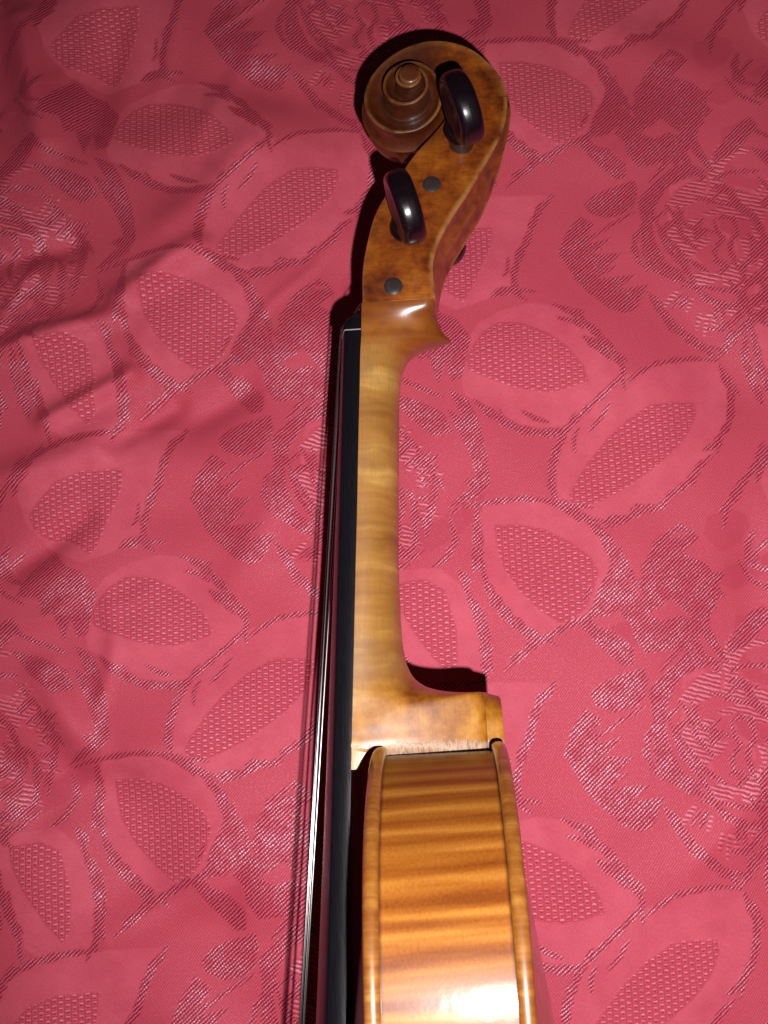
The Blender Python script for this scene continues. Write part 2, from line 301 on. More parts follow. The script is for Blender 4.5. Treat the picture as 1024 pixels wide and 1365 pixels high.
n1 = g.noise(p2, 2.9, 3., .8); n2 = g.noise(p2, .03, 3., .5); n3 = g.noise(p2, 5.5, 2., .6)
base = (.71, .102, .152)
ground_c = g.mix(g.m('MULTIPLY', g.ramp(g.m('ADD', g.m('MULTIPLY', n1, .85), g.m('MULTIPLY', s_gr, .22)), [(.38, 0.), (.66, 1.)]), 1.), (.46, .040, .072), base)
n4 = g.noise(g.comb(g.m('MULTIPLY', tx, 3.2), g.m('MULTIPLY', ty, .9), 0.), 1., 3., .7); n5 = g.noise(p2, .11, 3., .55)
satin_c = g.mix(g.sstep(g.m('ADD', g.m('MULTIPLY', n1, .5), g.m('ADD', g.m('MULTIPLY', n4, .3), g.m('MULTIPLY', n5, .2))), .36, .62), (.57, .066, .112), (.75, .126, .182))
tw_c = g.mix(g.sstep(g.m('ADD', s_tw, g.m('MULTIPLY', g.m('SUBTRACT', n1, .5), .7)), .22, .72), (.28, .012, .035), (.67, .086, .138))
fine_c = g.mix(g.m('MULTIPLY', g.sstep(s_fn, .2, .8), .8), (.52, .050, .090), (.66, .086, .134))
rib_c = g.mix(g.sstep(s_rb, .15, .6), (.44, .034, .064), (.71, .100, .150))
msh_c = g.mix(pad, (.54, .054, .092), (.72, .104, .155)); msh_c = g.mix(g.m('MULTIPLY', hole, .8), msh_c, (.38, .022, .048)); msh_c = g.mix(g.m('MULTIPLY', dash, .75), msh_c, (.84, .22, .28))
c = g.mix(sa, ground_c, satin_c); c = g.mix(fine, c, fine_c); c = g.mix(rib, c, rib_c); c = g.mix(msh, c, msh_c); c = g.mix(tw, c, tw_c)
c = g.mix(g.m('MULTIPLY', g.sstep(n2, .35, .75), .16), c, (.42, .028, .075))
g.set(b.inputs['Base Color'], c)
h = g.m('MULTIPLY', tw, g.m('ADD', g.m('MULTIPLY', s_tw, .55), g.m('MULTIPLY', s_ac, .3)))
h = g.m('ADD', h, g.m('MULTIPLY', rib, g.m('MULTIPLY', s_rb, .9)))
h = g.m('ADD', h, g.m('MULTIPLY', fine, g.m('MULTIPLY', s_fn, .4)))
h = g.m('ADD', h, g.m('MULTIPLY', msh, g.m('SUBTRACT', g.m('ADD', g.m('MULTIPLY', pad, .8), g.m('MULTIPLY', dash, .5)), g.m('MULTIPLY', hole, .8))))
h = g.m('ADD', h, g.m('MULTIPLY', g.m('ADD', n1, g.m('MULTIPLY', n3, .5)), g.m('SUBTRACT', .42, g.m('MULTIPLY', sa, .22))))
g.set(b.inputs['Normal'], g.bump(h, .016, 1.))
gl = g.m('MULTIPLY', g.sstep(g.noise(p2, 2.2, 2., .7), .56, .70), .5)
sp = g.m('MULTIPLY', g.sstep(s_tw, .45, .8), g.m('ADD', .35, g.m('MULTIPLY', g.sstep(s_ac, .4, .8), .8)))
vr = g.m('MULTIPLY', g.m('ADD', .25, g.m('MULTIPLY', g.sstep(g.noise(p2, .16, 2.), .38, .62), .75)), g.sstep(g.noise(p2, 1.7, 2., .6), .36, .66))
spec = g.m('ADD', g.m('ADD', .05, g.m('MULTIPLY', gl, g.m('SUBTRACT', 1., g.m('MULTIPLY', sa, .75)))), g.m('MULTIPLY', tw, g.m('MULTIPLY', g.m('MULTIPLY', sp, vr), 1.9)))
spec = g.m('ADD', spec, g.m('MULTIPLY', rib, g.m('MULTIPLY', s_rb, .46))); spec = g.m('ADD', spec, g.m('MULTIPLY', msh, g.m('MULTIPLY', dash, .6)))
g.set(b.inputs['Specular IOR Level'], spec)
g.set(b.inputs['Roughness'], g.m('SUBTRACT', .55, g.m('MULTIPLY', g.m('ADD', tw, rib, 0., True), .09)))
g.set(b.inputs['Specular Tint'], (1., .80, .98)); b.inputs['IOR'].default_value = 2.1
b.inputs['Sheen Weight'].default_value = .06; b.inputs['Sheen Roughness'].default_value = .5; b.inputs['Sheen Tint'].default_value = (1, .5, .6, 1)
me.materials.append(m)

# ================================================================== VIOLIN MATERIALS
def wood(name, kind):
    m, g, b = mat(name); v = g.n('ShaderNodeTexCoord').outputs['Object']; y, x, z = g.xyz(v)   # x: along the violin, in cm
    return m, g, b, x, y, z, v
# neck: bare, oiled maple; stained orange towards the pegbox, golden varnish on the heel
m, g, b, x, y, z, v = wood('maple_neck', 0); M_NECK = m
warp = g.m('MULTIPLY', g.noise(v, 1.1, 2.), .5)
fl1 = g.noise(g.comb(g.m('ADD', x, warp), g.m('MULTIPLY', y, .22), g.m('MULTIPLY', z, .2)), 1.0, 2., .5)
fl2 = g.noise(g.comb(g.m('ADD', x, g.m('MULTIPLY', warp, .6)), g.m('MULTIPLY', y, .10), g.m('MULTIPLY', z, .1)), 3.4, 2., .55)
fl1 = g.m('ADD', g.m('MULTIPLY', fl1, .62), g.m('MULTIPLY', fl2, .38))
gr = g.noise(g.comb(g.m('MULTIPLY', x, .9), g.m('MULTIPLY', y, 14.), g.m('MULTIPLY', z, 9.)), 1.6, 3., .7)
fk = g.noise(g.comb(g.m('MULTIPLY', x, 5.), g.m('MULTIPLY', y, 22.), g.m('MULTIPLY', z, 12.)), 1.5, 2., .6)
bare = g.ramp(fl1, [(.30, (.25, .095, .018)), (.44, (.36, .158, .030)), (.55, (.43, .205, .043)), (.66, (.61, .34, .090))])
dirt = g.noise(v, .55, 4., .6)
bare = g.mix(g.m('MULTIPLY', g.sstep(dirt, .5, .72), .45), bare, (.22, .105, .05))
gold = g.ramp(g.noise(v, 1.2, 4., .62), [(.30, (.20, .052, .004)), (.48, (.38, .135, .010)), (.62, (.50, .215, .022)), (.75, (.58, .29, .05))])
oran = g.ramp(g.m('ADD', g.m('MULTIPLY', fl1, .6), g.m('MULTIPLY', dirt, .4)), [(.32, (.12, .024, .003)), (.48, (.25, .066, .007)), (.64, (.38, .130, .020))])
edge_n = g.m('MULTIPLY', g.m('SUBTRACT', g.noise(v, .9, 3.), .5), 1.6)
kh = g.sstep(g.m('ADD', g.m('ADD', x, edge_n), g.m('MULTIPLY', g.m('MAXIMUM', g.m('SUBTRACT', 1.3, y), 0.), .75)), 3.0, 1.7)
kp = g.sstep(g.m('ADD', x, g.m('ADD', g.m('MULTIPLY', edge_n, .8), g.m('MULTIPLY', y, .35))), 11.9, 13.5)
c = g.mix(kh, bare, gold); c = g.mix(kp, c, oran)
c = g.mix(g.m('MULTIPLY', g.sstep(gr, .45, .75), .22), c, (.16, .06, .02)); c = g.mix(g.m('MULTIPLY', g.sstep(fk, .60, .70), .30), c, (.17, .075, .03))
# worn pale line where heel meets ribs, grime spots on the thumb place
crk = g.noise(g.comb(g.m('MULTIPLY', x, 2.), g.m('MULTIPLY', y, 7.), z), 1.3, 5., .72)
kw = g.m('MULTIPLY', g.sstep(g.m('ADD', x, g.m('MULTIPLY', g.m('SUBTRACT', crk, .5), .8)), .10, -.06), g.sstep(y, .1, .5))
c = g.mix(kw, c, g.ramp(crk, [(.30, (.20, .085, .045)), (.45, (.42, .25, .15)), (.62, (.56, .41, .31))]))
kb = g.m('MULTIPLY', g.sstep(y, 3.18, 3.30), g.sstep(x, 2.2, 1.8)); c = g.mix(g.m('MULTIPLY', kb, .0), c, (.3, .12, .03))
spt = g.m('MULTIPLY', g.sstep(g.noise(v, 2.1, 2.), .60, .72), g.sstep(x, 11.5, 12.6)); c = g.mix(g.m('MULTIPLY', spt, .3), c, (.09, .035, .03))
g.set(b.inputs['Base Color'], c)
g.set(b.inputs['Roughness'], g.m('SUBTRACT', .46, g.m('MULTIPLY', g.m('MAXIMUM', kp, kh), .12)))
g.set(b.inputs['Normal'], g.bump(g.m('ADD', g.m('MULTIPLY', fk, .5), g.m('ADD', gr, g.m('MULTIPLY', kw, g.m('MULTIPLY', crk, 4.)))), .004, .5))
g.set(b.inputs['Coat Weight'], g.m('ADD', .6, g.m('MULTIPLY', kp, .4))); g.set(b.inputs['Coat Roughness'], g.m('SUBTRACT', .27, g.m('MULTIPLY', kp, .045)))

# pegbox and scroll: orange brown varnish, blotched, worn pale along the edges
m, g, b, x, y, z, v = wood('varnished_maple_head', 0); M_HEAD = m
wn = g.n('ShaderNodeAttribute', attribute_name='worn').outputs['Fac']
fl1 = g.noise(g.comb(g.m('MULTIPLY', x, 1.), g.m('MULTIPLY', y, .3), g.m('MULTIPLY', z, .3)), 1.5, 3., .6)
bl = g.noise(v, .75, 5., .62); bs = g.noise(v, 3.0, 4., .6); gr = g.noise(g.comb(g.m('MULTIPLY', x, 12.), g.m('MULTIPLY', y, 1.6), z), 1.5, 3., .65)
c = g.ramp(g.m('ADD', g.m('MULTIPLY', fl1, .40), g.m('ADD', g.m('MULTIPLY', bl, .40), g.m('MULTIPLY', bs, .2))), [(.34, (.045, .006, .001)), (.44, (.145, .025, .002)), (.54, (.265, .060, .004)), (.66, (.40, .118, .010))])
c = g.mix(g.m('MULTIPLY', g.sstep(gr, .45, .7), .35), c, (.10, .022, .006))
c = g.mix(g.m('MULTIPLY', g.sstep(g.noise(g.comb(x, g.m('MULTIPLY', y, .2), g.m('MULTIPLY', z, .2)), 9., 2.), .67, .72), .14), c, (.42, .17, .04))
# carved volute is browner, and darker at the foot of each turn
kv = g.m('MULTIPLY', g.sstep(x, 19.3, 20.2), g.sstep(g.m('ADD', y, g.m('MULTIPLY', bl, .8)), 4.4, 2.9))
c = g.mix(g.m('MULTIPLY', kv, .95), c, g.mix(bs, (.020, .004, .002), (.135, .023, .005)))
c = g.mix(g.m('MULTIPLY', g.n('ShaderNodeAttribute', attribute_name='recess_dark').outputs['Fac'], .85), c, (.018, .008, .006))
c = g.mix(g.m('MULTIPLY', g.m('MULTIPLY', wn, g.m('SUBTRACT', .8, g.m('MULTIPLY', kv, .35))), g.sstep(g.noise(v, 1.6, 4., .6), .30, .62)), c, (.40, .185, .048))
g.set(b.inputs['Base Color'], c); b.inputs['Roughness'].default_value = .42
b.inputs['Coat Weight'].default_value = .75; b.inputs['Coat Roughness'].default_value = .22
g.set(b.inputs['Normal'], g.bump(g.m('ADD', g.m('MULTIPLY', gr, .6), bs), .012, .35))

# ribs: strongly flamed maple under glossy varnish ('st' = length along the rib, across the rib)
m, g, b, x, y, z, v = wood('flamed_maple_ribs', 0); M_RIB = m
st = g.n('ShaderNodeAttribute', attribute_name='st').outputs['Vector']; s_, t_, _ = g.xyz(st)
lean = g.m('MULTIPLY', t_, .05)
wv_ = g.m('MULTIPLY', g.m('SUBTRACT', g.noise(g.comb(s_, g.m('MULTIPLY', t_, .5), 0.), .8, 2.), .5), .35)
fa = g.noise(g.comb(g.m('ADD', g.m('ADD', s_, lean), wv_), g.m('MULTIPLY', t_, .035), 3.), 2.1, 1.5, .5)
fb = g.noise(g.comb(g.m('ADD', s_, lean), g.m('MULTIPLY', t_, .06), 9.), 4.8, 2., .5)
fibr = g.noise(g.comb(g.m('MULTIPLY', s_, 11.), g.m('MULTIPLY', t_, 13.), 0.), 1., 3., .7)
ph = g.m('ADD', g.m('MULTIPLY', g.m('ADD', s_, lean), 1.32), g.m('MULTIPLY', g.m('SUBTRACT', g.noise(g.comb(s_, g.m('MULTIPLY', t_, .05), 1.), .85, 2., .5), .5), 1.7))
wav = g.m('ADD', .5, g.m('MULTIPLY', g.m('SINE', g.m('MULTIPLY', ph, 2*math.pi)), .5))
f = g.m('ADD', g.m('ADD', g.m('MULTIPLY', wav, .20), g.m('MULTIPLY', fa, .34)), g.m('ADD', g.m('MULTIPLY', fb, .26), g.m('MULTIPLY', fibr, .20)))
c = g.ramp(f, [(.36, (.18, .042, .005)), (.46, (.265, .076, .009)), (.55, (.34, .115, .015)), (.66, (.46, .185, .030))])
c = g.mix(g.sstep(s_, 5.0, 1.6), c, g.mix(f, (.075, .010, .004), (.20, .038, .008)))  # shade of the shoulder turned from the flash, mixed into the colour
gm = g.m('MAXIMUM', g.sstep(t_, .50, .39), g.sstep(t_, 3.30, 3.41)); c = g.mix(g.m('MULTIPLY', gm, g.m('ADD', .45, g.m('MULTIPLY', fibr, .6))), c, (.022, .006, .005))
g.set(b.inputs['Base Color'], c); b.inputs['Roughness'].default_value = .4; b.inputs['Specular IOR Level'].default_value = .25
b.inputs['Coat Weight'].default_value = .26; b.inputs['Coat Roughness'].default_value = .17; b.inputs['Coat IOR'].default_value = 1.5
g.set(b.inputs['Coat Normal'], g.bump(g.m('ADD', g.noise(st, 1.3, 3.), g.m('MULTIPLY', fibr, .12)), .022, .4))

# plates
m, g, b, x, y, z, v = wood('varnished_plate', 0); M_PLATE = m
st = g.n('ShaderNodeAttribute', attribute_name='st').outputs['Vector']; s_, t_, _ = g.xyz(st)
f = g.noise(g.comb(s_, g.m('MULTIPLY', t_, .2), 0.), 2.6, 3., .6); bl = g.noise(v, 1.4, 4., .6)
c = g.ramp(g.m('ADD', g.m('MULTIPLY', f, .5), g.m('MULTIPLY', bl, .5)), [(.33, (.14, .034, .005)), (.48, (.26, .088, .011)), (.64, (.41, .18, .032))])
c = g.mix(g.m('MULTIPLY', g.sstep(g.noise(g.comb(s_, 0., 0.), 9., 1.), .5, .62), .35), c, (.20, .05, .012))
pl = g.sstep(t_, .86, .90); c = g.mix(g.m('MULTIPLY', g.sstep(t_, .9, 1.0), 0.), c, (.05, .02, .01))
g.set(b.inputs['Base Color'], c); b.inputs['Roughness'].default_value = .4
b.inputs['Coat Weight'].default_value = .9; b.inputs['Coat Roughness'].default_value = .16
g.set(b.inputs['Coat Normal'], g.bump(bl, .02, .3))

m, g, b = mat('ebony'); M_EBONY = m; v = g.n('ShaderNodeTexCoord').outputs['Object']; ey, ex, ez = g.xyz(v)
eg = g.noise(g.comb(g.m('MULTIPLY', ex, 1.2), g.m('MULTIPLY', ey, 30.), g.m('MULTIPLY', ez, 30.)), 1., 3., .6)
g.set(b.inputs['Base Color'], g.mix(eg, (.0025, .002, .0035), (.008, .007, .011)))
g.set(b.inputs['Roughness'], g.m('ADD', .22, g.m('MULTIPLY', eg, .16))); g.set(b.inputs['Normal'], g.bump(eg, .004, .4))
b.inputs['Specular IOR Level'].default_value = .42
m, g, b = mat('polished_ebony_peg'); M_PEG = m; v = g.n('ShaderNodeTexCoord').outputs['Object']
pg = g.noise(v, 3., 4., .6)
g.set(b.inputs['Base Color'], g.mix(pg, (.004, .002, .004), (.010, .004, .007))); g.set(b.inputs['Roughness'], g.m('ADD', .17, g.m('MULTIPLY', pg, .16)))
g.set(b.inputs['Normal'], g.bump(pg, .01, .25)); b.inputs['Specular IOR Level'].default_value = .6
m, g, b = mat('worn_peg_shaft'); M_SHAFT = m; v = g.n('ShaderNodeTexCoord').outputs['Object']; sx, sy, sz = g.xyz(v)
ring = g.noise(g.comb(g.m('MULTIPLY', sx, 9.), g.m('MULTIPLY', sy, 9.), g.m('MULTIPLY', sz, 3.)), 1., 3.)
g.set(b.inputs['Base Color'], g.mix(ring, (.012, .007, .009), (.06, .042, .042))); b.inputs['Roughness'].default_value = .35
m, g, b = mat('steel_string'); M_STR = m; b.inputs['Metallic'].default_value = 1.; b.inputs['Base Color'].default_value = (.46, .44, .45, 1); b.inputs['Roughness'].default_value = .32
m, g, b = mat('pale_glue'); M_GLUE = m; b.inputs['Base Color'].default_value = (.42, .38, .36, 1); b.inputs['Roughness'].default_value = .5
m, g, b = mat('bridge_maple'); M_BRIDGE = m; v = g.n('ShaderNodeTexCoord').outputs['Object']; g.set(b.inputs['Base Color'], g.mix(g.noise(v, 6., 3.), (.5, .3, .13), (.62, .42, .2))); b.inputs['Roughness'].default_value = .5

# ================================================================== VIOLIN
AL, BE, H0, Y0 = .0964, -.0143, 78., 19.
root = bpy.data.objects.new('violin', None); C.objects.link(root); root.empty_display_size = 2
R3 = (Matrix.Rotation(-AL, 3, 'X') @ Matrix.Rotation(BE, 3, 'Y'))
root.matrix_world = Matrix.Translation(Vector((Y0*S, 0, 0))) @ R3.to_4x4()
OFF = R3.inverted() @ Vector((0, 0, H0*S)) - Vector((Y0*S, 0, 0))
root['label'] = 'old orange brown violin with black pegs and flamed ribs lying on its side'; root['category'] = 'violin'
def part(name, V, F, m, sharp=40, parent=root, **k):
    return mesh(name, V, F, m, parent, sharp=sharp, loc=OFF if parent is root else None, **k)
def gY(X): return -6.1 + .055 * X      # glue plane under the fingerboard
def fattr(o, name, vals):
    a = o.data.attributes.new(name, 'FLOAT', 'POINT'); a.data.foreach_set('value', np.asarray(vals, np.float32))
def vattr(o, name, vals):
    a = o.data.attributes.new(name, 'FLOAT_VECTOR', 'POINT'); a.data.foreach_set('vector', np.asarray(vals, np.float32).ravel())

# ---- body outline: half widths of the plates (X from the neck downwards, W across)
OL = np.array([(0,0),(0,8),(-.1,16),(-1.2,26),(-3.6,36),(-8,47),(-16,60),(-29,73),(-47,81.5),(-66,84),(-84,82),(-100,76),(-113,72),(-121,73.5),(-128,78),(-130.5,76.5),(-130,70),(-138,62),(-150,57),(-165,55.5),(-185,57),(-200,63),(-209,74),(-213,90),(-216,93),(-220,92),(-228,92),(-245,98),(-262,102.8),(-278,104),(-300,100.5),(-320,89),(-338,69),(-349,45),(-354,20),(-355,0)], float)
oc = np.array([0, 0.])
half = spline(OL, 260)
def offset(P, d):
    T = np.gradient(P, axis=0); N = np.stack([T[:, 1], -T[:, 0]], 1); N /= np.linalg.norm(N, axis=1)[:, None] + 1e-9
    return P - N * d
arc = np.concatenate([[0], np.cumsum(np.linalg.norm(np.diff(half, axis=0), axis=1))])
ribp = offset(half, 2.6); ribp[:, 1] = np.maximum(ribp[:, 1], 0)
# rib: outer and inner skins; the treble and bass sides are two bent strips
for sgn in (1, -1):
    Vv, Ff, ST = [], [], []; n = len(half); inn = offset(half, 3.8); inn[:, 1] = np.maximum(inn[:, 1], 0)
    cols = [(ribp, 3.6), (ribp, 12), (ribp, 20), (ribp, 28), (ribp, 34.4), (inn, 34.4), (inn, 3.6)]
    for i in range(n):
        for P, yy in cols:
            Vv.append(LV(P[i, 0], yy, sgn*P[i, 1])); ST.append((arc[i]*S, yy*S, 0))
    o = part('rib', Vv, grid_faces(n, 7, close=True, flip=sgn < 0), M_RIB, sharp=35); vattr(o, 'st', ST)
# plates
def plate(name, y_in, y_out, rise, scoop):
    d = 1 if y_out > y_in else -1
    prof = [(3.4, y_in), (.9, y_in), (.35, y_in + d*.45), (.02, y_in + d*1.1), (0, (y_in+y_out)/2), (.05, y_out - d*1.2), (.45, y_out - d*.45), (1.3, y_out), (2.2, y_out - d*.12), (3.6, y_out - d*.5), (4.4, y_out - d*.62)]
    Vv, Ff, ST = [], [], []; n = len(half)
    inner = offset(half, 4.4)
    for i in range(n):
        row = []
        for off, yy in prof:
            P = half[i] if off == 0 else offset(half, off)[i]
            row.append((P[0], max(P[1], 0), yy, off/100))
        p0 = inner[i]; ctr = np.array([np.clip(p0[0], -300, -118), 0.])
        for q in np.linspace(0, 1, 15)[1:]:
            P = p0*(1-q) + ctr*q; qq = max(0, (q-.02)/.98); hgt = rise * (math.sin(min(1, qq*1.02)*math.pi/2)**2*.55 + .45*(1-(1-qq)**2)) - scoop*math.exp(-((q-.04)/.05)**2)
            row.append((P[0], max(P[1], 0), y_out - d*.62 + d*hgt, q))
        for r in row:
            for_s = r; Vv.append((r[0], r[2], r[1])); ST.append((arc[i]*S, r[3]*10, 0))
    m_ = len(prof) + 14; N = len(Vv)
    V2 = [LV(a, b_, c_) for a, b_, c_ in Vv] + [LV(a, b_, -c_) for a, b_, c_ in Vv]
    F = grid_faces(n, m_, flip=(d > 0)) + grid_faces(n, m_, base=N, flip=(d < 0))
    o = part(name, V2, F, M_PLATE, sharp=50); vattr(o, 'st', ST + ST); return o
cache = {}
_off = offset
def offset(P, d):
    k = (id(P), d)
    if k not in cache: cache[k] = _off(P, d)
    return cache[k]
belly = plate('belly_plate', 4., .3, 12.5, .3)
back = plate('back_plate', 34., 37.8, 12., .3)
# button of the back over the heel
Vv = []; prof = [(0, 34.0), (.05, 34.5), (0, 36.5), (.15, 37.7), (.5, 37.95)]
bt = [(-3, 11.05), (3, 11.0), (8, 10.6), (11.5, 8.2), (13.8, 5.2), (14.8, 2.6), (15, 0)]
bts = spline(np.array(bt, float), 24); full = np.concatenate([bts, bts[::-1][1:]*[1, -1]])
prof = [(0, 33.1), (.3, 34.5), (.7, 36.3), (.95, 37.5), (1.3, 37.95)]
for ins, yy in prof:
    for P in full:
        k = 1 - ins/10.8; Vv.append(LV(P[0]*k, yy, P[1]*k))
nb = len(full); F = grid_faces(len(prof), nb) + [tuple(range((len(prof)-1)*nb, len(prof)*nb))[::-1], tuple(range(nb))]
o = part('button', Vv, F, M_NECK, sharp=50)

# ---- neck, heel and chin
ROWS = [ # Fx, Fy, Bx, By, w0, w1, n
 (139.2,1.7, 139.2,25.4, 12.3,12.1,40), (137.6,1.6,137.2,25.6,12.25,11.6,26), (135.6,1.5,134.6,26.2,12.2,9.6,8), (133.4,1.4,132,27.3,12.05,7.6,4.4), (131.4,1.3,130.2,28.8,12,6.4,3.2), (129.6,1.2,128.7,29.6,12,5.8,2.8),
 (128,1.1,128.3,26.6,12,6.8,2.8), (126.4,1,127.5,22.8,12,8,2.6), (124.6,.8,126.1,18.9,12.05,9.6,2.5), (121.8,.6,123.4,15.5,12.1,11,2.4), (118,.4,119.4,13.4,12.2,11.8,2.35), (112,.1,111.5,12.1,12.4,12.2,2.3), (100,-.6,100,11.4,12.8,12.6,2.3),
 (85,-1.4,85,10.6,13.4,13.1,2.3), (70,-2.2,70,9.9,13.9,13.6,2.3), (58,-2.9,58,9.3,14.3,14,2.3), (46,-3.6,45.5,9.1,14.8,14.5,2.3), (37,-4.1,36,9.1,15.1,14.6,2.3), (30,-4.5,29,9.5,15.4,14.6,2.3), (24.5,-4.8,23.6,10.6,15.7,14.3,2.3), (20,-5,19.6,13,15.9,13.9,2.35), (17,-5.2,17.2,16.6,16.1,13.4,2.5),
 (14.4,-5.3,15.9,21.2,16.3,12.8,3.2), (12,-5.5,15.2,26.4,16.4,12.2,4.5), (9.8,-5.6,15,31,16.5,11.4,9), (8.2,-5.7,14.7,33.9,16.6,10.9,30), (5.2,-5.8,10.5,34.05,16.8,10.8,60), (3,-5.95,6,34.05,16.9,10.75,80), (1.4,-6.05,2.2,34.05,17,10.7,80), (-.2,-6.1,-1.2,34.05,17,10.7,80), (-3.0,3.6,-3.4,34.05,16.9,10.7,80)]
rows = spline(np.array(ROWS), 150)
TONG = [(.5,-6.1,.6,-.5,16.98,16.85,60), (-1.5,-6.2,-.8,-.9,16.98,16.75,60), (-3,-6.25,-2.2,-2.1,16.98,16.8,60), (-4.5,-6.35,-3.8,-3.3,16.98,16.85,60), (-5.6,-6.4,-5.2,-4.2,16.98,16.9,60), (-6.3,-6.45,-6.2,-4.9,16.98,16.93,60)]
trows = spline(np.array(TONG), 18)
qs = 1 - (1 - np.linspace(0, 1, 22))**1.5
Vv = []
for fx_, fy_, bx_, by_, w0, w1, nn in list(rows) + list(trows):
    pr = []
    for q in qs:
        ww = (w0 + (w1-w0)*q**1.6) * max(0., 1 - q**max(nn, 2.))**.5 if q < 1 else 0.
        pr.append((fx_ + (bx_-fx_)*q, fy_ + (by_-fy_)*q, ww))
    for p in pr: Vv.append(LV(*p))
    for p in pr[::-1]: Vv.append(LV(p[0], p[1], -p[2]))
mm = 2*len(qs)
nr, nt_ = len(rows), len(trows); b1 = nr*mm
F = grid_faces(nr, mm, close=True, flip=True) + [tuple(range(mm)), tuple(range((nr-1)*mm, nr*mm))[::-1]]
F += grid_faces(nt_, mm, close=True, base=b1, flip=True) + [tuple(range(b1, b1+mm)), tuple(range(b1+(nt_-1)*mm, b1+nt_*mm))[::-1]]
neck = part('neck', Vv, F, M_NECK, sharp=50)

# ---- fingerboard, nut
def board(name, xs_, hfun, wfun, side, m, yfun=gY):
    Vv = []
    for X_ in xs_:
        hw = wfun(X_); k = hfun(X_); r = 42.
        sec = [(-hw, 0), (-hw, -side*k)]
        for q in np.linspace(-1, 1, 15)[1:-1]: sec.append((hw*q, -(side + math.sqrt(r*r-(hw*q)**2) - math.sqrt(r*r-hw*hw))*k))
        sec[1] = (-hw, -side*k + .35*k); sec.insert(2, (-hw+.4, -side*k - .1))
        sec += [(hw-.4, -side*k - .1), (hw, -side*k + .35*k), (hw, 0)]
        for zz, yy in sec: Vv.append(LV(X_, yfun(X_) + yy, zz))
    mm = len(sec); return part(name, Vv, grid_faces(len(xs_), mm, close=True) + [tuple(range(mm))[::-1], tuple(range((len(xs_)-1)*mm, len(xs_)*mm))], m, sharp=50)
fw = lambda X_: 12.05 + (130.4 - X_) * .0372
board('fingerboard', np.linspace(130.2, -140, 40), lambda X_: 1., fw, 5.2, M_EBONY)
board('joint_line', [130.55, 130.25], lambda X_: 1.012, lambda X_: 12.1, 5.2, M_GLUE)
nutx = [130.55, 131.2, 132.4, 133.6, 134.6, 135.3, 135.8]; nuth = [1.05, 1.08, 1.05, .93, .72, .45, .18]
board('nut', nutx, lambda X_: float(np.interp(X_, nutx, nuth)), lambda X_: 12.1, 5.2, M_EBONY)

# ---- strings
def tube(name, pts, r, m, seg=8, parent=root):
    P = np.array(pts, float); T = np.gradient(P, axis=0); T /= np.linalg.norm(T, axis=1)[:, None]
    Vv = []
    for p, t in zip(P, T):
        a = np.cross(t, [0, .3, 1.]); a /= np.linalg.norm(a); bb = np.cross(t, a)
        for k in range(seg):
            an = 2*math.pi*k/seg; q = p + r*(math.cos(an)*a + math.sin(an)*bb); Vv.append(LV(*q))
    return part(name, Vv, grid_faces(len(P), seg, close=True) + [tuple(range(seg))[::-1], tuple(range((len(P)-1)*seg, len(P)*seg))], m, sharp=None)
STR = [(8.2, 17, .15, -32.5, (164.5,16), 3.5), (2.8, 5.8, .27, -35.2, (195.7,37), 1.2), (-2.8, -5.8, .31, -36.6, (180.6,26.3), -1.2), (-8.2, -17, .36, -37.2, (144.3,12.1), -3.5)]
for zn, zb, r, yb, (px_, py_), zp in STR:
    yn = gY(133) - 5.2*1.07 - (math.sqrt(42**2-zn**2) - math.sqrt(42**2-12.1**2)) - r - .05
    yn2 = gY(130) - 5.2 - (math.sqrt(42**2-zn**2) - math.sqrt(42**2-12.1**2)) - r - .45
    pts = [(-195, yb, zb), (-195 + (130.4+195)*.5, yb + (yn2-yb)*.5, (zn+zb)/2), (130.4, yn2, zn), (132.4, yn, zn), (134.2, yn + .9, zn*.97), (136.5, yn+3.4, zn*.9), (px_-4, py_-3.3, zp*1.1), (px_-2, py_-3.9, zp), (px_+1, py_-3.6, zp)]
    tube('string', pts, r, M_STR)

# ---- bridge (below the frame)
Vv = []; bo = [(21,-13),(21,-17),(15,-19),(19,-26),(17.5,-34.6),(9,-38.5),(0,-39.8),(-9,-38.8),(-17.5,-36),(-19,-26),(-15,-19),(-21,-17),(-21,-13),(-12,-14),(-9,-19),(0,-21),(9,-19),(12,-14)]
for xx in (-197.2, -193.6):
    for z_, y_ in bo: Vv.append(LV(xx + (0 if y_ > -20 else (.9 if xx < -195 else -.9)), y_, z_))
nb = len(bo); F = [(i, (i+1) % nb, nb+(i+1) % nb, nb+i) for i in range(nb)] + [tuple(range(nb))[::-1], tuple(range(nb, 2*nb))]
part('bridge', Vv, F, M_BRIDGE, smooth=False)

